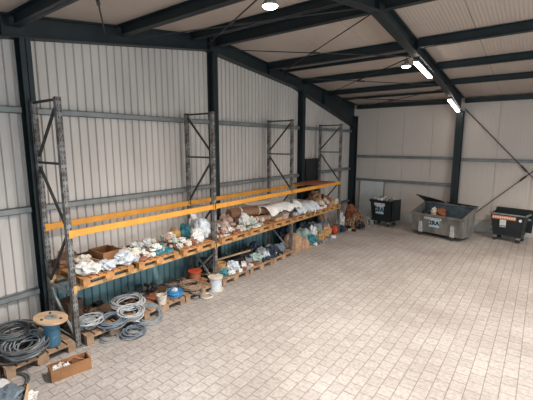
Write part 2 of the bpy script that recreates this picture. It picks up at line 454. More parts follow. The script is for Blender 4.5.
# ------------------------------------------------------------------ clutter meshes
_cache = {}
def bag_mesh(m, seed, flat=.75, sub=3, amp=.28, freq=2.4):
    k = ('bag', m, seed, flat, sub)
    if k in _cache: return _cache[k]
    bm = NB(); bmesh.ops.create_icosphere(bm, subdivisions=sub, radius=.5)
    off = Vector((seed * 3.7, seed * 1.9, seed * .7))
    for v in bm.verts:
        n = v.co.normalized()
        a = noise.noise(n * freq + off) * amp * 1.3 + abs(noise.noise(n * 4.5 + off)) * amp * 1.1 - abs(noise.noise(n * 8 + off)) * amp * .9
        v.co = n * (.46 + a * .6) + Vector((0, 0, max(0, noise.noise(n * 3 + off * 2)) * .22))
        v.co.z *= flat
    zmin = -.27 * flat * 1.4
    for v in bm.verts:
        v.co.z = max(v.co.z, zmin) - zmin
    me = mesh('bag', bm, M[m]); _cache[k] = me; return me

def bag(name, m, x, y, z, sx, sy, sz, label, cat='bag', group=None, seed=None, rz=None, parts=None):
    seed = R.randrange(1, 7) if seed is None else seed
    o = obj(name, bag_mesh(m, seed), None, None, (x, y, z), (0, 0, R.uniform(0, 6.28) if rz is None else rz))
    o.scale = (sx, sy, sz / .6)
    return tag(o, label, cat, group)

def coil(name, m, x, y, z, r, turns, tr, label, tilt=(0, 0), seed=1, spread=.18, group=None, tail=True, cat='coil', lay=3):
    rr = random.Random(seed); bm = NB(); pts = []; N = 22
    if turns > 4: turns = int(turns * 1.5); lay *= 1.3; spread *= 1.25; tr *= .85
    cx = cy = 0; rad = r; ph = rr.uniform(0, 6)
    jit = [(rr.uniform(-1, 1) * spread * r, rr.uniform(-1, 1) * spread * r, rr.uniform(.82, 1.08), rr.uniform(-.25, .25)) for _ in range(turns + 2)]
    for i in range(turns * N + 1):
        t = i / N; k = int(t); f = t - k; a = jit[k]; b = jit[k + 1]; g = f * f * (3 - 2 * f)
        q = [a[j] * (1 - g) + b[j] * g for j in range(4)]
        an = 2 * PI * t + ph
        zz = tr + (t / lay) * tr * 2 * .8 + q[3] * tr * 2 * math.sin(an) + abs(q[3]) * tr * 2
        pts.append((q[0] + r * q[2] * math.cos(an), q[1] + r * q[2] * .96 * math.sin(an), zz))
    if tail:
        a = Vector(pts[0]); d = Vector((math.cos(ph + 1.4), math.sin(ph + 1.4), 0))
        pts = [tuple(a + d * s * .5 * r + Vector((0, 0, -0))) for s in (1.2, .6)] + pts
    add_tube(bm, pts, tr, 6)
    o = obj(name, bm, M[m], None, (x, y, z), (tilt[0], tilt[1], 0), smooth=True)
    return tag(o, label, cat, group)

def open_box(bm, lx, ly, h, t):
    add_box(bm, (-lx / 2, -ly / 2, 0), (lx / 2, ly / 2, t))
    add_box(bm, (-lx / 2, -ly / 2, 0), (lx / 2, -ly / 2 + t, h)); add_box(bm, (-lx / 2, ly / 2 - t, 0), (lx / 2, ly / 2, h))
    add_box(bm, (-lx / 2, -ly / 2, 0), (-lx / 2 + t, ly / 2, h)); add_box(bm, (lx / 2 - t, -ly / 2, 0), (lx / 2, ly / 2, h))

def crate(name, m, x, y, z, lx, ly, h, rot, label, cat='crate', t=.018, slots=False):
    o = thing(name, label, cat, (x, y, z), rot)
    bm = NB(); add_box(bm, (-lx / 2, -ly / 2, 0), (lx / 2, ly / 2, t)); obj('bottom', bm, M[m], o)
    for s in (-1, 1):
        bm = NB(); add_box(bm, (-lx / 2, s * (ly / 2 - t / 2) - t / 2, t), (lx / 2, s * (ly / 2 - t / 2) + t / 2, h)); obj('side_panel', bm, M[m], o)
        bm = NB()
        if slots:
            for a, b in ((t, h * .55), (h * .78, h)): add_box(bm, (s * (lx / 2 - t / 2) - t / 2, -ly / 2 + t, a), (s * (lx / 2 - t / 2) + t / 2, ly / 2 - t, b))
            add_box(bm, (s * (lx / 2 - t / 2) - t / 2, -ly / 2 + t, t), (s * (lx / 2 - t / 2) + t / 2, -ly / 4, h)); add_box(bm, (s * (lx / 2 - t / 2) - t / 2, ly / 4, t), (s * (lx / 2 - t / 2) + t / 2, ly / 2 - t, h))
        else: add_box(bm, (s * (lx / 2 - t / 2) - t / 2, -ly / 2 + t, t), (s * (lx / 2 - t / 2) + t / 2, ly / 2 - t, h))
        obj('end_panel', bm, M[m], o)
    return o

def carton(name, m, x, y, z, lx, ly, h, rot, label, cat='box', group=None, open_top=False):
    bm = NB()
    if open_top: open_box(bm, lx, ly, h, .01)
    else:
        add_box(bm, (-lx / 2, -ly / 2, 0), (lx / 2, ly / 2, h)); add_box(bm, (-lx / 2, -.025, h), (lx / 2, .025, h + .003))
    return tag(obj(name, bm, M[m], None, (x, y, z), (0, 0, rot)), label, cat, group)

def small(kind, m, x, y, z, s, label, group, parts=True):
    """little fittings: 'spool', 'elbow', 'ring', 'carton', 'bag'"""
    key = (kind, m)
    if kind == 'bag':
        return bag('small_bag', m, x, y, z, s, s * R.uniform(.7, 1.1), s * R.uniform(.5, .8), label, 'bag', group)
    if key not in _cache:
        bm = NB()
        if kind == 'spool': add_lathe(bm, [(.5, 0), (.5, .08), (.3, .1), (.3, .6), (.5, .62), (.5, .7)], 14)
        elif kind == 'ring': add_lathe(bm, [(.5, .05), (.45, .3), (.27, .32), (.24, .04), (.3, 0), (.46, 0)], 14, closed=True)
        elif kind == 'elbow':
            pts = [(-.5, 0, .18), (-.2, 0, .18), (0, .05, .18), (.12, .2, .18), (.14, .5, .18)]; add_tube(bm, pts, .17, 8); add_tube(bm, [(-.5, 0, .18), (-.38, 0, .18)], .22, 8)
        elif kind == 'carton':
            add_box(bm, (-.5, -.35, 0), (.5, .35, .5)); add_box(bm, (-.5, -.05, .5), (.5, .05, .51))
        _cache[key] = mesh(kind, bm, M[m])
    nm = {'spool': 'cable_spool', 'ring': 'tape_roll', 'elbow': 'pipe_elbow', 'carton': 'small_box'}[kind]
    o = obj(nm, _cache[key], None, None, (x, y, z), (0, 0, R.uniform(0, 6.28))); o.scale = (s, s, s)
    return tag(o, label, {'spool': 'spool', 'ring': 'roll', 'elbow': 'pipe fitting', 'carton': 'box'}[kind], group)

words = dict(white='white', cream='cream', pink='pinkish brown', palegreen='pale green', bluewhite='bluish white', teal='teal', grey='grey',
             tan='tan', black='black', darkwood='dark brown', navy='navy blue', redbrown='red-brown', yellow='ochre yellow', midgrey='mid grey', cratewood='brown', paper='brown')
kname = dict(bag='crumpled bag', spool='spool', ring='roll', elbow='pipe elbow', carton='small box')
def heap(cx, cy, z, dx, dy, n, mats, kinds, where, group, smin=.11, smax=.2, hgt=.2):
    """n small things on a jittered grid, a lower layer then some sitting on top"""
    n = int(n * 1.5); smin *= .85; smax *= .88; nx = max(2, int(round(math.sqrt(n * dx / dy)))); ny = max(2, math.ceil(n / nx)); c = 0
    for layer in range(2):
        for i in range(nx):
            for j in range(ny):
                if layer == 1 and R.random() < .6: continue
                x = cx - dx / 2 + (i + .5) * dx / nx + R.uniform(-.02, .02); y = cy - dy / 2 + (j + .5) * dy / ny + R.uniform(-.02, .02)
                if layer == 1: x -= .02
                k = R.choice(kinds); m = R.choice(mats); s = R.uniform(smin, smax)
                zz = z if layer == 0 else z + hgt * .45
                small(k, m, x, y, zz, s, '%s %s %s' % (words[m], kname[k], where), '%s %ss %s' % (words[m], kname[k], group))
                c += 1

# ------------------------------------------------------------------ shelf load, bay 1
S = ST + .001
# pallet 1: white bags in front, wooden trays behind, brown clutter beside the upright
p = pcs[0]
bag('plastic_bag', 'white', -5.18, p[1] - .24, S, .34, .30, .16, 'lumpy white bag at the left end of the rack shelf, beside the first upright')
bag('plastic_bag', 'bluewhite', -5.17, p[1] + .05, S, .28, .28, .13, 'bluish white bag at the front of the first shelf pallet')
bag('plastic_bag', 'bluewhite', -5.20, p[1] + .36, S, .34, .40, .18, 'long bluish white bag in front of the brown wooden trays')
crate('wooden_tray', 'wood', -5.52, p[1] - .12, S, .36, .34, .09, .1, 'pale wooden tray at the left on the shelf, behind white bags', 'tray', slots=True)
crate('wooden_tray', 'cratewood', -5.58, p[1] + .26, S, .42, .34, .19, .05, 'taller brown wooden tray on the shelf behind the bluish white bag', 'tray')
bag('plastic_bag', 'cream', -5.54, p[1] - .12, S + .02, .24, .24, .15, 'cream bag lying in the pale wooden tray')
bm = NB(); add_box(bm, (-.02, -.5, 0), (.02, .5, .14)); tag(obj('plank', bm, M['darkwood'], None, (-5.83, p[1] + .05, S), (0, 0, 0)), 'dark brown board on edge at the back of the first shelf pallet', 'board')
# rusty clutter between the posts of the first frame
heap(-5.62, 2.02, .0, .0001, .0001, 0, ['pink'], ['bag'], '', '') if False else None
bag('paper_bag', 'paper', -5.74, 2.50, S, .26, .28, .3, 'crumpled brown bag on the shelf seen between the posts of the first frame')
carton('carton', 'darkwood', -5.68, 2.46, FT + .001, .26, .24, .36, .2, 'dark brown box on the floor behind the first upright frame')
# pallet 2
p = pcs[1]
heap(-5.33, p[1] - .05, S, .5, .78, 22, ['white', 'palegreen', 'white', 'bluewhite', 'cream', 'redbrown', 'teal'], ['bag', 'bag', 'elbow', 'ring'], 'in the heap on the second shelf pallet from the left', 'on the second shelf pallet')
heap(-5.70, p[1], S, .24, .78, 8, ['pink', 'cream', 'darkwood', 'white'], ['bag', 'carton'], 'at the back of the second shelf pallet from the left', 'at the back of the second shelf pallet', .14, .2)
# pallet 3
p = pcs[2]
heap(-5.33, p[1] - .22, S, .5, .42, 12, ['white', 'palegreen', 'pink', 'cream', 'redbrown'], ['bag', 'bag', 'ring'], 'in the heap on the third shelf pallet from the left', 'on the third shelf pallet')
bag('cloth_bag', 'yellow', -5.62, p[1] - .1, S, .26, .26, .24, 'orange-brown bag at the back of the third shelf pallet')
bag('plastic_bag', 'white', -5.2, p[1] + .12, S, .26, .3, .24, 'bright white bag on the shelf in front of the teal bag')
bag('plastic_bag', 'teal', -5.62, p[1] + .16, S, .22, .24, .27, 'teal bag standing at the back of the third shelf pallet')
bag('plastic_bag', 'bluewhite', -5.32, p[1] + .36, S, .34, .3, .36, 'tall pale blue sack on the shelf beside the teal bag')
bag('plastic_bag', 'white', -5.68, p[1] + .46, S, .24, .22, .4, 'tall upright white bag behind the pale blue sack')
bag('plastic_bag', 'pink', -5.3, p[1] + .62, S, .24, .2, .22, 'pinkish brown bag on the shelf beside the second upright')
# ------------------------------------------------------------------ bay 2
p = pcs[3]
heap(-5.30, p[1], S, .52, .84, 24, ['white', 'cream', 'pink', 'white', 'cream', 'redbrown'], ['ring', 'elbow', 'spool', 'bag'], 'in the heap on the fourth shelf pallet, beside the second upright', 'on the fourth shelf pallet', .1, .17)
carton('flat_carton', 'pink', -5.70, p[1], S, .24, .62, .16, 0, 'flat pinkish brown box behind the heap of small white fittings', 'box')
bag('plastic_bag', 'pink', -5.66, p[1] + .42, S + .0, .3, .28, .26, 'pale pink bag at the near end of the brown wrapped roll')
p = pcs[4]
heap(-5.2, p[1] - .1, S, .3, .62, 9, ['white', 'cream', 'palegreen'], ['bag', 'elbow', 'ring'], 'on the fifth shelf pallet in front of the wrapped rolls', 'on the fifth shelf pallet', .1, .17)
bag('plastic_bag', 'white', -5.36, p[1] - .2, S + .0, .24, .26, .28, 'white bag standing against the brown wrapped roll')
def wrapped_roll(x0, y0, x1, y1, z, r, m, label):
    a = Vector((x0, y0, 0)); b = Vector((x1, y1, 0)); L = (b - a).length; ang = math.atan2(b.y - a.y, b.x - a.x)
    t = thing('wrapped_roll', label, 'roll', (x0, y0, z), ang)
    bm = NB(); n = 18; segs = 16; rings = []
    for i in range(segs + 1):
        ring = []
        for k in range(n):
            an = 2 * PI * k / n; q = noise.noise(Vector((i * .35, math.cos(an) * 1.5, math.sin(an) * 1.5 + r * 20)))
            rad = r * (1 + .10 * q) * (.93 if i in (0, segs) else 1)
            ring.append(bm.verts.new((L * i / segs, rad * math.cos(an) * 1.15, max(-r, rad * math.sin(an) * .9) + r)))
        rings.append(ring)
    for p_, q_ in zip(rings, rings[1:]):
        for k in range(n): bm.faces.new((p_[k], p_[(k + 1) % n], q_[(k + 1) % n], q_[k]))
    bm.faces.new(rings[0][::-1]); bm.faces.new(rings[-1]); obj('wrapping', bm, M[m], t)
    for f in (.18, .5, .82):
        bm = NB(); add_lathe(bm, [(r * 1.13, -.02), (r * 1.13, .02), (r * 1.11, .02), (r * 1.11, -.02)], 18, axis='X', closed=True)
        o = obj('strap', bm, M['cream'], t, (L * f, 0, r)); o.scale = (1, 1.06, .88)
    return t
wrapped_roll(-5.66, 6.08, -5.24, 7.62, S + .17, .125, 'paper', 'brown paper-wrapped roll, upper and longer one on the rack shelf')
wrapped_roll(-5.50, 6.60, -5.20, 7.72, S + .0, .08, 'paperlight', 'thinner brown wrapped roll lying beneath the longer one on the shelf')
for yy in (6.2, 7.3): carton('timber_bearer', 'darkwood', -5.7, yy, S, .16, .1, .158, 0, 'dark timber block propping the %s end of the brown wrapped roll' % ('near' if yy < 7 else 'far'), 'block')
# pale sheets draping over the pallets, sagging at the front
def sheet(name, m, x0, x1, y0, y1, z, seed, label, sag=.1, thick=.012):
    bm = NB(); nx, ny = 14, 22; g = []
    for i in range(nx + 1):
        row = []
        for j in range(ny + 1):
            u, v = i / nx, j / ny
            x = x0 + (x1 - x0) * u + .05 * noise.noise(Vector((v * 4, seed, 0))) * u; yy = y0 + (y1 - y0) * v
            zz = z + .022 * noise.noise(Vector((u * 5, v * 7, seed))) + .02
            if u > .72: zz -= sag * ((u - .72) / .28) ** 2 * (.6 + .8 * abs(noise.noise(Vector((v * 6, seed * 2, 1)))))
            row.append(bm.verts.new((x, yy, zz)))
        g.append(row)
    for i in range(nx):
        for j in range(ny): bm.faces.new((g[i][j], g[i + 1][j], g[i + 1][j + 1], g[i][j + 1]))
    o = obj(name, bm, M[m]); s = o.modifiers.new('solid', 'SOLIDIFY'); s.thickness = thick; s.offset = -1
    return tag(o, label, 'sheet')
carton('stack_of_boards', 'wood', -5.42, 7.86 - .42, S, .6, .5, .07, 0, 'low stack of pale boards under the white sheets', 'boards')
sheet('plastic_sheet', 'white', -5.86, -4.98, 6.85, 8.2, S + .385, 3.3, 'large white plastic sheet lying over the wrapped rolls', .2)
sheet('plastic_sheet', 'bluewhite', -5.84, -4.92, 7.95, 9.1, S + .25, 8.1, 'bluish white sheet sagging over the shelf edge at the third upright', .24)
bag('plastic_bag', 'pink', -5.12, 7.6, S + .0, .16, .3, .16, 'pinkish bag under the edge of the white sheets')
# ------------------------------------------------------------------ bay 3
p = pcs[6]
carton('folded_carton', 'white', -5.4, p[1] - .1, S, .6, .5, .1, .05, 'flat white carton under the bluish white sheet')
carton('wooden_box', 'darkwood', -5.66, p[1] + .33, S, .3, .34, .26, .0, 'dark brown box at the back of the shelf behind the sagging sheet')
heap(-5.22, p[1] + .3, S, .36, .3, 6, ['yellow', 'cream', 'pink'], ['carton', 'bag'], 'on the seventh shelf pallet, in front of the dark brown box', 'on the seventh shelf pallet', .15, .22)
p = pcs[7]
heap(-5.38, p[1], S, .66, .82, 22, ['white', 'pink', 'cream', 'tan', 'white', 'redbrown', 'darkwood'], ['carton', 'bag', 'ring'], 'in the heap on the eighth shelf pallet', 'on the eighth shelf pallet', .15, .22)
p = pcs[8]
heap(-5.22, p[1], S, .36, .8, 10, ['pink', 'tan', 'cream', 'redbrown'], ['carton', 'bag'], 'on the last shelf pallet, before the tan sack', 'on the last shelf pallet', .15, .22)
bag('sack', 'tan', -5.62, p[1] - .18, S, .44, .6, .36, 'big tan sack at the back of the last shelf pallet', 'sack')
bag('sack', 'paperlight', -5.6, p[1] + .32, S, .36, .34, .22, 'smaller pale brown sack beside the big tan sack', 'sack')
# red-brown board lying on the upper beams
bm = NB(); add_box(bm, (-.42, -.62, 0), (.42, .62, .02)); add_box(bm, (-.42, -.62, -.03), (-.36, .62, 0)) if False else None
tag(obj('board', bm, M['redbrown'], None, (-5.49, 9.72, 1.712), (0, 0, 0)), 'red-brown board lying across the orange beams', 'board')

# ------------------------------------------------------------------ floor, left corner
G = .001
# drum with a cable-reel disc on it
F = FT + .001
t = thing('plastic_drum', 'blue drum on the left floor pallet under a wooden disc', 'drum', (-5.18, 1.98, F))
bm = NB(); add_lathe(bm, [(.09, 0), (.1, .02), (.1, .13), (.105, .14), (.1, .15), (.1, .27), (.105, .28), (.1, .29), (.097, .34)], 24); obj('body', bm, M['drum'], t, smooth=False)
bm = NB(); add_lathe(bm, [(.105, .325), (.105, .345), (.1, .35)], 24); obj('lid', bm, M['blue'], t)
t = thing('reel_disc', 'round wooden cable reel disc resting tilted on the blue drum', 'reel', (-5.18, 1.98, F + .385), 0)
t.rotation_euler = (-.12, .14, .3)
bm = NB(); add_lathe(bm, [(.03, 0), (.21, 0), (.21, .022), (.03, .022)], 32, closed=True); obj('disc', bm, M['wood'], t)
bm = NB(); add_lathe(bm, [(.03, .022), (.075, .022), (.075, .032), (.03, .032)], 20, closed=True); obj('hub', bm, M['rim'], t)
for a in (.4, 2.5, 4.6):
    bm = NB(); add_lathe(bm, [(.016, .022), (.016, .034), (.008, .036)], 8, at=(.13 * math.cos(a), .13 * math.sin(a), 0)); obj('bolt', bm, M['black'], t)
coil('hose_coil', 'darkgrey', -5.26, 1.64, F, .24, 8, .015, 'dark grey hose coil, the big one left of the blue drum', seed=3, spread=.30, lay=1.2)
coil('hose_coil', 'midgrey', -5.20, 1.68, F + .10, .2, 5, .012, 'mid grey hose coil thrown over the dark grey one', (.12, .15), seed=5, spread=.28, lay=1.6)
coil('hose_coil', 'darkgrey', -5.62, 1.70, F + .06, .22, 11, .014, 'dark hose coil nearest the corrugated wall, behind the others', (0, .1), seed=8, spread=.24, lay=1.2)
carton('carton', 'paper', -5.33, 1.25, G, .26, .2, .22, .1, 'orange-brown box at the left edge beside the hose coils')
bag('cloth_bag', 'cream', -5.33, 1.25, G + .222, .2, .2, .08, 'cream cloth lying on top of the orange-brown box')
bm = NB(); add_lathe(bm, [(.03, 0), (.17, 0), (.17, .03), (.03, .03)], 24, closed=True)
tag(obj('reel_disc', bm, M['white'], None, (-5.0, 1.2, G), (0, 0, 0)), 'white round disc on the pavers at the left edge', 'disc')
coil('cable', 'darkgrey', -4.93, 1.35, G, .22, 2, .012, 'loose loop of dark cable on the pavers by the left crate', seed=12, spread=.3, lay=4)
# front left crate
crate('wooden_crate', 'wood', -4.46, 1.13, G, .36, .5, .16, -.45, 'pale wooden crate cut off by the bottom left corner', slots=True)
bag('cloth_bag', 'slate', -4.52, 1.2, G + .02, .3, .4, .17, 'blue-grey cloth bundle inside the pale corner crate', 'bundle')
bag('rag', 'white', -4.42, 1.40, G, .15, .17, .09, 'small crumpled white and blue rag beside the pale corner crate', 'rag')
# brown planter-like crate
ang = math.atan2(2.11 - 1.67, -4.43 + 4.52)
ct = crate('wooden_crate', 'cratewood', -4.60, 1.93, G, .46, .2, .15, ang, 'long brown wooden crate on the pavers in front of the rack')
bm = NB(); pts = [(-.12 + .3 * i / 14, .02 * math.sin(i), .09 + .09 * math.sin(PI * i / 14)) for i in range(15)]
add_tube(bm, pts, .014, 8)
tag(obj('bent_hose', bm, M['redbrown'], None, (-4.60, 1.93, G + .0), (0, 0, ang), smooth=True), 'red-brown bent hose sticking out of the long brown crate', 'hose')
for i, (u, v) in enumerate(((-.17, 0), (-.1, .04), (-.04, -.03))):
    bag('paper_wad', 'white' if i != 1 else 'cream', -4.60 + u * math.cos(ang) - v * math.sin(ang), 1.93 + u * math.sin(ang) + v * math.cos(ang), G + .08 - .06, .1, .1, .12,
        ['crumpled white paper at the left end inside the long brown crate', 'cream paper wad between two white ones in the brown crate', 'white paper wad nearest the red-brown hose in the brown crate'][i], 'paper')

# ------------------------------------------------------------------ bay 1 floor: coils
bag('plastic_bag', 'grey', -5.3, 2.50, F, .4, .34, .14, 'pale grey plastic bag on the floor right of the first upright')
coil('hose_coil', 'palegrey', -5.25, 2.52, F + .10, .17, 5, .011, 'pale hose coil just right of the first upright', seed=21, spread=.3)
coil('hose_coil', 'slate', -5.10, 2.80, F, .17, 9, .013, 'slate blue hose coil between two pale grey ones', (.1, .1), seed=22, spread=.3, lay=2)
coil('hose_coil', 'palegrey', -5.10, 3.12, F, .2, 11, .013, 'tightly wound pale grey hose coil, the largest in the row', (.08, .1), seed=23, spread=.16, lay=2)
coil('hose_coil', 'midgrey', -5.02, 3.38, F - .09, .22, 9, .013, 'grey hose coil leaning on the pallet front left of the white bucket', (.12, .38), seed=24, spread=.12, lay=3)
coil('hose_coil', 'palegrey', -5.42, 3.30, F + .05, .25, 6, .013, 'wide pale hose coil at the back, behind the tightly wound one', (0, .05), seed=25, spread=.2, lay=2)
coil('hose_coil', 'slate', -4.80, 2.98, G, .16, 7, .012, 'small slate grey coil lying on the pavers in front of the others', seed=26, spread=.25, lay=2.6)
coil('wire_coil', 'midgrey', -4.98, 2.66, G, .13, 3, .006, 'thin wire loops on the pavers by the slate blue coil', seed=27, spread=.3, lay=3)
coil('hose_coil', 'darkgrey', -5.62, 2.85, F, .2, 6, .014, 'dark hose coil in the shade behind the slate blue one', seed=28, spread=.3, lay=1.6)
def bucket(x, y, z, r, h, m, label):
    t = thing('bucket', label, 'bucket', (x, y, z))
    bm = NB(); add_lathe(bm, [(r * .82, 0), (r, h), (r * 1.05, h), (r * 1.05, h + .012), (r * .94, h + .012), (r * .78, .01)], 24); obj('body', bm, M[m], t)
    bm = NB(); pts = [(r * 1.03 * math.cos(a), .02 + .06 * math.sin(a) , h - .0 - .1 * math.sin(a)) for a in [PI * i / 12 for i in range(13)]]
    pts = [(p[0], -r * 1.02 * math.sin(PI * i / 12), h - .07 * math.sin(PI * i / 12)) for i, p in enumerate(pts)]
    add_tube(bm, pts, .004, 6); obj('handle', bm, M['galv'], t)
    return t
bucket(-5.07, 3.72, F, .085, .15, 'cream', 'cream bucket standing right of the leaning grey hose coil')
carton('board_offcut', 'redbrown', -5.35, 3.78, F, .5, .2, .03, .2, 'red-brown board offcut lying behind the cream bucket', 'board')
coil('hose_coil', 'palegrey', -5.48, 4.02, F, .12, 3, .008, 'small pale hose loop behind the blue cable coil', seed=31, spread=.25)
coil('cable_coil', 'blue', -5.17, 4.08, F, .13, 9, .014, 'bright blue cable coil in the middle of the first bay', seed=32, spread=.14, lay=2.2)
bag('rag', 'white', -5.17, 4.08, F + .05, .12, .12, .08, 'white rag in the middle of the blue cable coil', 'rag')
coil('hose_coil', 'brownhose', -5.20, 4.50, F, .2, 9, .015, 'brown hose coil right of the blue cable coil', seed=33, spread=.16, lay=2.4)
coil('hose_coil', 'darkgrey', -5.0, 4.42, F + .0, .13, 4, .01, 'thin dark hose loop hanging off the pallet before the brown coil', (0, .2), seed=34, spread=.2)
coil('hose_coil', 'cream', -4.93, 4.62, G, .12, 3, .007, 'thin cream cable loop on the pavers before the brown coil', seed=35, spread=.25)
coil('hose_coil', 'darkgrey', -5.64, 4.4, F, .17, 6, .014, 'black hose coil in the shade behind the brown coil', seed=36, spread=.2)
# white cable spool with a red one behind it
def spool(x, y, z, r, h, mf, mc, label, rot=(0, 0, 0)):
    t = thing('cable_spool', label, 'spool', (x, y, z)); t.rotation_euler = rot
    for zz in (0, h - .02):
        bm = NB(); add_lathe(bm, [(.03, zz), (r, zz), (r, zz + .02), (.03, zz + .02)], 24, closed=True); obj('flange', bm, M[mf], t)
    bm = NB(); add_lathe(bm, [(r * .78, .022)] + [(r * (.80 + .03 * (i % 2)), .03 + (h - .06) * i / 12) for i in range(13)] + [(r * .78, h - .022)], 24); obj('winding', bm, M[mc], t)
    return t
spool(-5.02, 4.98, G, .15, .28, 'cream', 'bluewhite', 'white cable spool standing on the pavers beside the second upright')
spool(-5.42, 4.80, F, .14, .22, 'red', 'redbrown', 'red cable spool behind the white spool')
# ------------------------------------------------------------------ bay 2 floor
bucket(-5.36, 5.48, F, .12, .2, 'yellow', 'ochre yellow bucket right of the second upright')
bag('bin_bag', 'black', -5.62, 5.3, F, .34, .3, .3, 'black bag behind the ochre yellow bucket')
spool(-5.66, 5.8, F, .12, .16, 'black', 'black', 'black cable spool tipped on edge in front of the dark bags', (0, 1.3, .2)).location = (-5.72, 5.8, F + .13)
bm = NB(); add_lathe(bm, [(.02, 0), (.055, 0), (.055, .012), (.02, .012)], 16, closed=True)
bag('plastic_bag', 'teal', -5.16, 5.35, F, .18, .2, .14, 'small teal bag by the ochre yellow bucket')
bag('plastic_bag', 'bluewhite', -5.20, 5.68, F, .3, .3, .2, 'pale blue bag on the floor pallet right of the ochre bucket')
bag('plastic_bag', 'white', -5.08, 5.52, F, .16, .2, .08, 'flat white bag at the pallet front before the pale blue bag')
bm = NB(); add_bar(bm, (-.6, 0, .02), (.6, 0, .02), .05, .03)
tag(obj('timber_batten', bm, M['wood'], None, (-5.52, 5.98, F + .19), (0, .0, 1.45)), 'pale timber batten lying across the black coils', 'batten')
coil('hose_coil', 'black', -5.52, 6.02, F, .19, 9, .02, 'thick black hose coil under the pale timber batten', seed=41, spread=.15, lay=2)
for i, (yy, mm) in enumerate(((6.02, 'redbrown'), (6.16, 'pallet'), (6.3, 'redbrown'))):
    carton('board_offcut', mm, -5.12, yy, F, .26, .1, .025, R.uniform(-.1, .1), ['red-brown board offcut nearest the pale blue bag', 'paler board offcut between two red-brown ones', 'red-brown board offcut furthest from the pale blue bag'][i], 'board')
bag('plastic_bag', 'palegreen', -5.22, 6.55, F, .34, .34, .16, 'pale green bag in the middle of the floor pallets')
bag('plastic_bag', 'grey', -5.30, 6.88, F, .34, .32, .2, 'grey bag right of the pale green bag on the floor')
bag('plastic_bag', 'bluewhite', -5.14, 6.82, F, .18, .2, .15, 'small bluish bag in front of the grey bag')
bag('bin_bag', 'navy', -5.25, 7.22, F, .36, .32, .2, 'navy blue bag on the floor, left of the black hose coils')
bag('bin_bag', 'black', -5.62, 6.6, F, .4, .6, .24, 'long black bag at the back under the brown wrapped rolls')
bag('plastic_bag', 'slate', -5.2, 7.5, F, .28, .3, .2, 'slate blue bag beside the third upright on the floor')
coil('hose_coil', 'black', -5.5, 7.35, F, .18, 7, .018, 'black hose coil at the back beside the third upright', seed=43, spread=.2, lay=2)
bag('bin_bag', 'navy', -5.65, 7.0, F, .3, .3, .26, 'navy bag at the back between the black bag and the hose coil')
heap(-5.14, 5.95, F, .3, .5, 5, ['white', 'grey', 'redbrown', 'teal'], ['bag', 'elbow', 'carton'], 'at the floor pallet front beside the pale blue bag', 'at the floor pallet front by the pale blue bag', .12, .18)
heap(-5.12, 7.0, F, .22, .9, 8, ['grey', 'white', 'black', 'navy'], ['bag', 'elbow'], 'at the front of the floor pallets before the grey bag', 'at the floor pallet front by the grey bag', .12, .2)
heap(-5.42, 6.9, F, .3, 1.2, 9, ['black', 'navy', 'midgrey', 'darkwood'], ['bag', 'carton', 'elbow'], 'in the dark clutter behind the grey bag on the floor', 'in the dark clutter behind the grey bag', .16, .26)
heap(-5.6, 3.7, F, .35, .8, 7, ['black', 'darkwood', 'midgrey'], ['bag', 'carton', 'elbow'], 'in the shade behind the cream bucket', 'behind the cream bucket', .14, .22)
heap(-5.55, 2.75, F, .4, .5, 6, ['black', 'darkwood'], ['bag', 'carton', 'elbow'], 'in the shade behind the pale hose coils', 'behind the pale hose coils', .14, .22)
heap(-5.1, 9.3, G, .4, 1.8, 10, ['tan', 'redbrown', 'white', 'yellow', 'grey'], ['bag', 'carton'], 'scattered along the foot of the bags past the third upright', 'past the third upright', .14, .2)
heap(-5.0, 11.6, G, .5, .8, 8, ['redbrown', 'tan', 'cream', 'black'], ['bag', 'elbow', 'carton'], 'on the pavers beside the corner cable heap', 'beside the corner cable heap', .14, .2)
for i, (x0, y0, x1, y1, rz_) in enumerate(((-5.0, 5.1, -4.86, 5.9, 0), (-4.95, 3.9, -4.84, 4.5, 0), (-4.9, 2.45, -4.75, 3.2, 0))):
    bm = NB(); pts = [(x0 + (x1 - x0) * u + .03 * math.sin(9 * u + i), y0 + (y1 - y0) * u, .006) for u in [k / 20 for k in range(21)]]
    add_tube(bm, pts, .005, 6); tag(obj('cable', bm, M['midgrey'], None, (0, 0, G), smooth=True), ['thin grey cable lying on the pavers right of the white spool', 'thin grey cable on the pavers before the brown hose coil', 'thin grey cable on the pavers before the leaning hose coil'][i], 'cable')
# ------------------------------------------------------------------ bay 3 floor
def folded_bundle(x, y, z, r, h, m, label):
    bm = NB(); n = 40; rings = []
    for zz, k in ((0, .95), (h * .25, 1.05), (h * .7, .95), (h * .92, .7), (h, .3)):
        rings.append([bm.verts.new((k * r * (1 + .1 * math.cos(10 * a) + .06 * math.sin(3 * a + k)) * math.cos(a), k * r * (1 + .1 * math.cos(10 * a) + .06 * math.sin(3 * a + k)) * math.sin(a), zz)) for a in [2 * PI * i / n for i in range(n)]])
    for p_, q_ in zip(rings, rings[1:]):
        for k in range(n): bm.faces.new((p_[k], p_[(k + 1) % n], q_[(k + 1) % n], q_[k]))
    bm.faces.new(rings[0][::-1]); bm.faces.new(rings[-1])
    return tag(obj('folded_sack', bm, M[m], None, (x, y, z)), label, 'sack')
folded_bundle(-5.28, 8.22, G, .24, .48, 'tan', 'tan pleated sack standing on the floor right of the third upright')
folded_bundle(-5.10, 8.52, G, .14, .3, 'paperlight', 'smaller pale brown pleated sack leaning by the tan one')
bag('bin_bag', 'navy', -5.7, 8.6, G, .5, .6, .6, 'navy tarpaulin heap at the back behind the tan pleated sack')
bag('plastic_bag', 'palegreen', -5.42, 8.98, G + .0, .46, .56, .4, 'big pale green-grey sack behind the teal bag on the floor')
bag('plastic_bag', 'teal', -5.12, 9.0, G, .3, .36, .27, 'teal bag on the floor right of the tan pleated sacks')
bag('plastic_bag', 'white', -5.3, 9.35, G, .3, .3, .4, 'white bag on the floor between the teal and ochre bags')
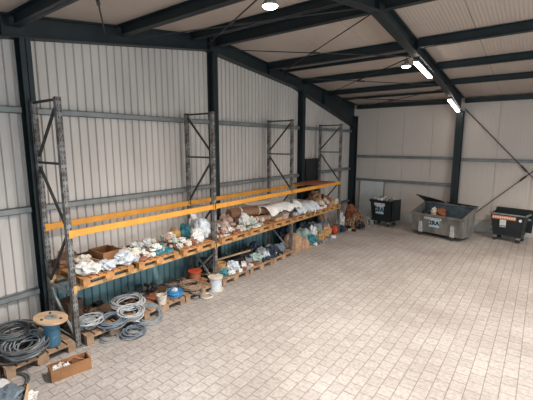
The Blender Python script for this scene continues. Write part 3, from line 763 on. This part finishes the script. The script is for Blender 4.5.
bag('plastic_bag', 'yellow', -5.14, 9.5, G, .3, .34, .24, 'ochre yellow bag on the floor in front of the white bag')
bag('plastic_bag', 'yellow', -5.2, 9.95, G, .3, .34, .3, 'ochre yellow bag further back, beside the grey-green sack')
bag('plastic_bag', 'grey', -5.5, 9.75, G, .42, .6, .42, 'dark grey-green sack behind the ochre yellow bags')
bag('bin_bag', 'navy', -5.66, 9.38, G, .3, .4, .45, 'navy bag against the back row under the tan sack')
bag('plastic_bag', 'pink', -5.3, 10.25, G, .26, .3, .3, 'pinkish brown bag right of the far ochre bag')
bag('plastic_bag', 'slate', -5.5, 10.35, G, .36, .36, .4, 'slate blue bag behind the red bag near the last upright')
bag('plastic_bag', 'red', -5.2, 10.56, G, .24, .26, .24, 'red-orange bag on the floor at the last upright')
bag('bin_bag', 'navy', -5.15, 10.98, G, .32, .34, .2, 'navy blue bag just right of the last upright')
for i, (ya, yb) in enumerate(((9.95, 10.3), (10.05, 10.42), (10.15, 10.5), (10.3, 10.56))):
    bm = NB(); add_bar(bm, (-5.4, ya + .1, .5), (-5.66, yb - .3, 1.0 - .17 * 0), .025, .05)
    o = obj('batten', bm, M['wood' if i % 2 else 'cratewood']); tag(o, ['brown batten leaning under the shelf end, leftmost', 'pale batten leaning under the shelf, second from the left', 'brown batten leaning under the shelf, third from the left', 'pale batten leaning under the shelf end, rightmost'][i], 'batten')
# dark board standing behind the rack and pale pole
bm = NB(); add_box(bm, (-.018, -.47, 0), (.018, .47, 2.42))
for k in range(10): add_box(bm, (.018, -.45 + k * .095, .02), (.026, -.41 + k * .095, 2.40))
tag(obj('ribbed_panel', bm, M['black'], None, (-5.955, 10.42, G), (0, 0, 0)), 'tall black ribbed panel standing against the wall behind the rack', 'panel')
# ------------------------------------------------------------------ corner heap beyond the rack
def tangle(name, m, x, y, z, rx, ry, h, n, tr, seed, label, cat='tangle'):
    rr = random.Random(seed); bm = NB()
    for s in range(n):
        a = rr.uniform(0, 6.28); q = rr.uniform(.2, 1); c = Vector((rx * q * math.cos(a) * .5, ry * q * math.sin(a) * .5, 0))
        pts = []; an = rr.uniform(0, 6.28); L = rr.uniform(.6, 1.3); top = h * (1 - .6 * q) * rr.uniform(.7, 1.1)
        for i in range(12):
            u = i / 11
            pts.append((c.x + rx * .55 * (u - .5) * L * math.cos(an) + .05 * rr.uniform(-1, 1), c.y + ry * .55 * (u - .5) * L * math.sin(an) + .05 * rr.uniform(-1, 1),
                        tr + top * math.sin(PI * u) * (1 - .1 * rr.random())))
        add_tube(bm, pts, tr, 5)
    return tag(obj(name, bm, M[m], None, (x, y, z), smooth=True), label, cat)
tangle('cable_tangle', 'orangestrand', -5.25, 12.15, G, .7, .8, .7, 60, .013, 51, 'heap of orange-brown cable strands in the corner by the white panel')
tangle('cable_tangle', 'tan', -5.05, 11.75, G, .6, .6, .6, 30, .012, 52, 'tan strands heaped in front of the orange-brown cable heap')
tangle('cable_tangle', 'palegrey', -4.85, 12.35, G, .5, .45, .4, 12, .01, 53, 'loose pale cable loops beside the small black waste container')
bag('bin_bag', 'black', -4.83, 11.72, G, .36, .38, .26, 'black bag on the pavers in front of the cable heap')
bag('plastic_bag', 'white', -5.4, 11.45, G, .3, .3, .5, 'white bag standing between the last upright and the cable heap')
bag('cloth_bag', 'redbrown', -5.5, 12.5, G, .4, .4, .6, 'red-brown sack standing behind the orange-brown cable heap', 'sack')

# white door-like panel leaning against the far wall
t = thing('door_leaf', 'white door-like panel with a dark edge leaning against the far wall', 'panel', (-5.2, 13.62, G), 0)
t.rotation_euler = (-.05, 0, 0)
bm = NB(); add_box(bm, (-.46, -.02, 0), (.46, .02, 1.46)); add_box(bm, (-.4, -.026, .08), (-.03, -.02, 1.38)); add_box(bm, (.03, -.026, .08), (.4, -.02, 1.38)); obj('panel', bm, M['whitepanel'], t)
bm = NB(); add_box(bm, (.46, -.025, 0), (.49, .025, 1.46)); add_box(bm, (-.46, -.025, 1.46), (.49, .025, 1.475)); obj('edge_frame', bm, M['rim'], t)

# ------------------------------------------------------------------ waste containers
def text(s, size, m, parent, loc, rot=(PI / 2, 0, 0), ext=.002, bold=0.0):
    cu = bpy.data.curves.new('lettering', 'FONT'); cu.body = s; cu.size = size; cu.extrude = ext; cu.offset = bold
    cu.align_x = 'CENTER'; cu.align_y = 'CENTER'; cu.resolution_u = 2
    tmp = bpy.data.objects.new('tmp', cu); C.objects.link(tmp)
    dg = bpy.context.evaluated_depsgraph_get(); me = bpy.data.meshes.new_from_object(tmp.evaluated_get(dg)); bpy.data.objects.remove(tmp)
    me.materials.clear(); me.materials.append(M[m])
    o = bpy.data.objects.new('lettering', me); C.objects.link(o); o.parent = parent; o.location = loc; o.rotation_euler = rot
    return o

def shell(bm, b0, b1, t0, t1, z0, zf, zb, th):
    """open container: bottom rect half sizes b0,b1; top t0,t1; front (-y) rim height zf, back rim zb"""
    def ring(i, hx, hy, za, zb_): return [bm.verts.new(p) for p in ((-hx, -hy, za), (hx, -hy, za), (hx, hy, zb_), (-hx, hy, zb_))]
    A = ring(0, b0, b1, z0, z0); B = ring(0, t0, t1, zf, zb); D = ring(0, t0 - th, t1 - th, zf, zb); E_ = ring(0, b0 - th, b1 - th, z0 + th, z0 + th)
    for P, Q in ((A, B), (B, D), (D, E_)):
        for k in range(4): bm.faces.new((P[k], P[(k + 1) % 4], Q[(k + 1) % 4], Q[k]))
    bm.faces.new(A[::-1]); bm.faces.new(E_)

def castor(parent, x, y, m='rubber'):
    bm = NB(); add_lathe(bm, [(.02, -.02), (.062, -.018), (.066, 0), (.062, .018), (.02, .02)], 18, at=(x, y, .067), axis='Y')
    bmesh.ops.rotate(bm, verts=bm.verts, cent=(x, y, .067), matrix=Matrix.Rotation(.5, 3, 'Z'))
    w = obj('castor', bm, M[m], parent)
    bm = NB(); add_box(bm, (x - .05, y - .035, .1), (x + .05, y - .028, .16)) ; add_box(bm, (x - .05, y + .028, .1), (x + .05, y + .035, .16)); add_box(bm, (x - .05, y - .035, .135), (x + .05, y + .035, .16))
    obj('fork', bm, M['galv'], w)

# left small black container
t = thing('waste_container', 'small black wheeled waste container heaped with pale rubble, nearest the corner', 'waste container', (-4.37, 12.80, 0), -.22)
bm = NB(); shell(bm, .38, .28, .45, .34, .15, .74, .74, .025); 
for xx in (-.3, 0, .3): add_hexa(bm, [(xx - .02, -.29, .2), (xx + .02, -.29, .2), (xx + .02, -.27, .2), (xx - .02, -.27, .2), (xx - .02, -.345, .7), (xx + .02, -.345, .7), (xx + .02, -.32, .7), (xx - .02, -.32, .7)]) if xx else None
obj('body', bm, M['bin'], t)
bm = NB()
for (a, b) in (((-.48, -.37), (.48, -.33)), ((-.48, .33), (.48, .37)), ((-.48, -.37), (-.44, .37)), ((.44, -.37), (.48, .37))): add_box(bm, (a[0], a[1], .70), (b[0], b[1], .76))
obj('rim', bm, M['bin'], t)
bm = NB(); add_hexa(bm, [(.50, -.36, .2), (.53, -.36, .2), (.53, .34, .2), (.50, .34, .2), (.49, -.36, .78), (.53, -.36, .8), (.53, .34, .8), (.49, .34, .78)]) ; add_tube(bm, [(.47, -.3, .74), (.53, -.3, .78)], .012); add_tube(bm, [(.47, .3, .74), (.53, .3, .78)], .012)
obj('lid', bm, M['bin'], t)
for xx in (-.32, .32):
    for yy in (-.24, .24): castor(t, xx, yy)
# front stickers, following the sloped face
def fy(z, y0=-.28, y1=-.34, z0=.15, z1=.74): return y0 + (y1 - y0) * (z - z0) / (z1 - z0)
def sticker(parent, m, x0, x1, z0, z1, f, off=.004, name='sticker'):
    bm = NB(); add_hexa(bm, [(x0, f(z0) - off, z0), (x1, f(z0) - off, z0), (x1, f(z0), z0), (x0, f(z0), z0), (x0, f(z1) - off, z1), (x1, f(z1) - off, z1), (x1, f(z1), z1), (x0, f(z1), z1)])
    return obj(name, bm, M[m], parent)
s1 = sticker(t, 'whitelabel', -.28, .17, .60, .675, fy); s2 = sticker(t, 'bluelabel', -.22, .12, .36, .60, fy)
lean = math.atan2(.06, .59)
text('2RA', .19, 'ink', s2, (-.05, fy(.485) - .008, .485), (PI / 2 + lean, 0, 0), bold=.008)
for k in range(7): 
    if k != 3: sticker(s1, 'ink', -.25 + .055 * k, -.215 + .055 * k, .628, .645, fy, .006, 'print')
t.scale = (.93, .72, 1.22)
t2w = Matrix.Translation((-4.37, 12.80, 0)) @ Matrix.Rotation(-.22, 4, 'Z') @ Matrix.Diagonal((.93, .72, 1.22, 1))
for k in range(26):
    u, v = R.uniform(-.34, .34), R.uniform(-.24, .24); w = t2w @ Vector((u, v, .60))
    mm = R.choice(['white', 'cream', 'grey'])
    small(R.choice(['carton', 'bag']), mm, w.x, w.y, .88 + R.uniform(0, .04), R.uniform(.12, .17), '%s rubble piece heaped in the small black waste container' % words[mm], '%s rubble in the small waste container' % words[mm])
# filling under the rubble
bm = NB(); add_box(bm, (-.34, -.18, .25), (.34, .18, .885)); o = obj('rubble_fill', bm, M['grey'], None, (-4.37, 12.80, 0), (0, 0, -.22)); tag(o, 'grey rubble filling the small black waste container', 'rubble', kind='stuff')

# steel skip
t = thing('steel_skip', 'big grey steel skip with an open black lid in the middle of the far wall', 'skip', (-2.36, 12.36, 0), -.26)
bm = NB(); shell(bm, .79, .45, .80, .50, .13, .70, .98, .03)
add_box(bm, (-.84, -.54, .655), (.84, -.49, .72))
for s in (-1, 1): add_hexa(bm, [(s * .80 - .03, -.5, .66), (s * .80 + .03, -.5, .66), (s * .80 + .03, .5, .92), (s * .80 - .03, .5, .92), (s * .80 - .03, -.5, .72), (s * .80 + .03, -.5, .72), (s * .80 + .03, .5, .99), (s * .80 - .03, .5, .99)])
add_box(bm, (-.84, .47, .93), (.84, .53, 1.0)); add_box(bm, (-.72, -.40, .12), (.72, .38, .15))
obj('body', bm, M['skip'], t)
bm = NB()
add_hexa(bm, [(-.70, .335, .2), (.70, .335, .2), (.70, .345, .2), (-.70, .345, .2), (-.76, .452, .95), (.76, .452, .95), (.76, .464, .95), (-.76, .464, .95)]); obj('inner_lining', bm, M['skipin'], t)
for xx in (-.5, .5):
    bm = NB()
    add_hexa(bm, [(xx - .06, -.51, .13), (xx + .06, -.51, .13), (xx + .06, -.43, .13), (xx - .06, -.43, .13), (xx - .045, -.52, .46), (xx + .045, -.52, .46), (xx + .045, -.43, .46), (xx - .045, -.43, .46)])
    obj('fork_bracket', bm, M['palegrey'], t)
    for yy in (-.44, .38): castor(t, xx, yy)
bm = NB(); add_hexa(bm, [(-.98, .30, 1.20), (-.30, .46, 1.02), (-.32, .54, 1.04), (-.98, .52, 1.21), (-.98, .30, 1.225), (-.30, .46, 1.045), (-.32, .54, 1.065), (-.98, .52, 1.235)]) if False else None
def plate(name, pts, th, m, parent):
    bm = NB(); p = [Vector(q) for q in pts]; n = (p[1] - p[0]).cross(p[3] - p[0]).normalized() * th
    add_hexa(bm, p + [q + n for q in p]); return obj(name, bm, M[m], parent)
plate('lid', [(-.98, .1, 1.22), (-.18, .16, 1.10), (-.20, .50, 1.02), (-.86, .50, 1.0)], .02, 'bin', t)
plate('lid', [(-.08, .38, 1.06), (.82, .34, 1.02), (.84, .56, 1.0), (-.08, .56, 1.02)], .02, 'bin', t)
bm = NB(); add_tube(bm, [(-.84, .52, 1.0), (.84, .52, 1.0)], .018, 10); obj('hinge_bar', bm, M['bin'], t)
fs = lambda z: -.45 - .05 * (z - .13) / .57
s1 = sticker(t, 'whitelabel', -.38, .16, .565, .625, fs); s2 = sticker(t, 'bluelabel', -.22, .10, .33, .565, fs)
text('2RA', .18, 'ink', s2, (-.06, fs(.46) - .008, .46), (PI / 2 + math.atan2(.05, .57), 0, 0), bold=.008)
for k in range(9):
    if k != 4: sticker(s1, 'ink', -.35 + .055 * k, -.315 + .055 * k, .585, .602, fs, .006, 'print')
t.scale = (1, .82, 1)
sk = Matrix.Translation((-2.36, 12.36, 0)) @ Matrix.Rotation(-.26, 4, 'Z') @ Matrix.Diagonal((1, .82, 1, 1))
bm = NB(); nx, ny = 16, 10; g = []
for i in range(nx + 1):
    g.append([bm.verts.new((-.70 + 1.40 * i / nx, -.33 + .66 * j / ny, .55 + .06 * noise.noise(Vector((i * .7, j * .7, 2))))) for j in range(ny + 1)])
for i in range(nx):
    for j in range(ny): bm.faces.new((g[i][j], g[i + 1][j], g[i + 1][j + 1], g[i][j + 1]))
o = obj('waste', bm, M['darkwood'], None, (-2.36, 12.36, 0), (0, 0, -.26)); o.scale = (1, .82, 1); s = o.modifiers.new('s', 'SOLIDIFY'); s.thickness = .3; s.offset = -1
tag(o, 'dark brown waste filling the steel skip', 'waste', kind='stuff')
w = sk @ Vector((-.32, .08, 0)); bag('plastic_bag', 'cream', w.x, w.y, .60, .22, .2, .24, 'cream bag sticking up at the left inside the steel skip')
w = sk @ Vector((-.12, .16, 0)); bag('cloth_bag', 'redbrown', w.x, w.y, .58, .3, .26, .26, 'red-brown sack inside the steel skip beside the cream bag')
w = sk @ Vector((-.52, .12, 0)); bag('cloth_bag', 'navy', w.x, w.y, .56, .3, .3, .2, 'dark bag at the left end inside the steel skip')

# right container
t = thing('waste_container', 'black wheeled waste container with an orange sticker strip, furthest right', 'waste container', (-.63, 12.98, 0), -.22)
bm = NB(); shell(bm, .36, .26, .45, .33, .17, .80, .84, .025)
for z in (.3, .45): add_box(bm, (-.43, -.30 - .0, z - .01), (.43, -.27, z + .01))
obj('body', bm, M['bin'], t)
bm = NB()
for (a, b) in (((-.47, -.36), (.47, -.32)), ((-.47, -.36), (-.43, .34)), ((.43, -.36), (.47, .34))): add_box(bm, (a[0], a[1], .78), (b[0], b[1], .815))
obj('rim', bm, M['rim'], t)
bm = NB(); add_box(bm, (-.47, .32, .80), (.47, .37, .90)); obj('back_ledge', bm, M['bin'], t)
bm = NB(); add_hexa(bm, [(-.44, .38, .25), (.50, .38, .25), (.50, .41, .25), (-.44, .41, .25), (-.46, .37, .90), (.52, .37, .90), (.52, .41, .92), (-.46, .41, .92)]); obj('lid', bm, M['bin'], t)
for s in (-1, 1):
    bm = NB(); add_lathe(bm, [(.03, 0), (.03, .07)], 12, at=(s * .45 if s > 0 else -.52, 0, .68), axis='X'); obj('trunnion', bm, M['galv'], t)
for xx in (-.3, .3):
    for yy in (-.22, .22): castor(t, xx, yy)
fr = lambda z: -.26 + (-.33 + .26) * (z - .17) / .63
s1 = sticker(t, 'orangelabel', -.40, .22, .64, .75, fr)
for k in range(10):
    sticker(s1, 'whitelabel', -.385 + .06 * k, -.345 + .06 * k, .67, .72, fr, .006, 'print')
s2 = sticker(t, 'whitelabel', -.19, -.03, .42, .63, fr)
for k in range(4): sticker(s2, 'rim', -.165, -.055, .46 + .04 * k, .468 + .04 * k, fr, .006, 'print')
bm = NB(); add_lathe(bm, [(.04, 0), (.04, .012)], 16, at=(.33, fr(.66) - .012, .66), axis='Y'); obj('round_sticker', bm, M['whitelabel'], t)

t.scale = (1.0, .78, 1.04)
# ------------------------------------------------------------------ lamps
def pendant(x, y, z, r, label, en=90):
    t = thing('pendant_lamp', label, 'lamp', (x, y, z), 0, 'round lamps under the roof')
    bm = NB(); add_lathe(bm, [(r, 0), (r, .02), (r * .8, .05), (r * .45, .09), (r * .4, .15), (.02, .16)], 24); obj('housing', bm, M['rim'], t)
    bm = NB(); add_lathe(bm, [(r * .2, -.03), (r * .7, -.022), (r * .92, -.001)], 24); obj('lamp_glass', bm, M['lamp'], t, smooth=True)
    bm = NB(); add_tube(bm, [(0, 0, .15), (0, 0, roof(y) - z)], .008); obj('suspension', bm, M['rod'], t)
    if not en: return
    l = bpy.data.lights.new('lamp_light', 'SPOT'); l.energy = en; l.color = (1, .88, .76); l.shadow_soft_size = .12; l.spot_size = 2.7; l.spot_blend = .7
    o = bpy.data.objects.new('lamp_light', l); C.objects.link(o); o.location = (x, y, z - .16)
pendant(-3.15, 4.27, 4.74, .115, 'round pendant lamp under the roof near the ridge')
pendant(-2.64, 8.7, 4.60, .105, 'round pendant lamp hanging left of the big rafter')
def strip(y0, z0, y1, z1, label, x=-2.33):
    t = thing('strip_light', label, 'lamp', (x, y0, z0), 0, 'strip lights under the big rafter'); L = math.hypot(y1 - y0, z1 - z0)
    t.rotation_euler = (math.atan2(z1 - z0, y1 - y0), 0, 0)
    bm = NB(); add_box(bm, (-.05, 0, .0), (.05, L, .035)); obj('housing', bm, M['rim'], t)
    bm = NB(); add_box(bm, (-.045, .02, -.03), (.045, L - .02, -.001)); obj('diffuser', bm, M['tube'], t)
strip(8.3, 4.60, 9.6, 4.466, 'nearer glowing strip light under the big rafter')
strip(11.9, 4.165, 13.4, 3.93, 'further glowing strip light under the haunch by the far column')

# ------------------------------------------------------------------ light
w = bpy.data.worlds.new('World'); bpy.context.scene.world = w; w.use_nodes = True
bg = w.node_tree.nodes['Background']; bg.inputs[0].default_value = (.60, .82, 1, 1); bg.inputs[1].default_value = .62
def area(name, loc, target, sx, sy, e, col):
    l = bpy.data.lights.new(name, 'AREA'); l.shape = 'RECTANGLE'; l.size = sx; l.size_y = sy; l.energy = e; l.color = col
    o = bpy.data.objects.new(name, l); C.objects.link(o); o.location = loc
    d = Vector(target) - Vector(loc); o.rotation_euler = d.to_track_quat('-Z', 'Y').to_euler(); return o
area('daylight_fill', (5.0, 3.6, 1.7), (-6, 3.8, .4), 4.4, 2.6, 175, (1, .985, .96))  # added fill, set low at the open end to brighten the lower wall
for (x, y, z, e, c, nm) in ((.75, 5.3, 4.7, 430, (1, .94, .87), 'near'), (-1.8, 2.9, 4.52, 640, (1, .95, .90), 'left'), (1.6, 9.6, 4.3, 430, (1, .86, .74), 'far'), (1.4, 1.9, 4.2, 90, (1, .93, .86), 'back')):  # unseen pendants added outside the view to light rack, floor and walls
    pendant(x, y, z, .14, {'left': 'added unseen pendant lamp over the floor before the left end of the rack', 'near': 'unseen round pendant lamp right of the big rafter, under the ridge', 'far': 'added unseen pendant lamp over the right side of the hall', 'back': 'added unseen pendant lamp under the near roof slope'}[nm], 0)
    l = bpy.data.lights.new('unseen_bay_spot', 'SPOT'); l.energy = e; l.color = c; l.shadow_soft_size = .22; l.spot_size = 2.5; l.spot_blend = .65
    o = bpy.data.objects.new('unseen_bay_spot', l); C.objects.link(o); o.location = (x, y, z - .2)

# ------------------------------------------------------------------ camera
f = 366.0; pitch = math.atan(56.5 / f); yaw = math.atan(278.5 / math.hypot(f, 56.5))
cam = bpy.data.cameras.new('Camera'); co = bpy.data.objects.new('Camera', cam); C.objects.link(co)
cam.sensor_width = 36; cam.lens = 36 * f / 533; cam.clip_start = .05
co.location = (0, 0, 2.9); co.rotation_euler = (PI / 2 - pitch, 0, yaw)
sc = bpy.context.scene; sc.camera = co
sc.view_settings.view_transform = 'Standard'; sc.view_settings.look = 'None'; sc.view_settings.gamma = 1
sc.view_settings.exposure = .54
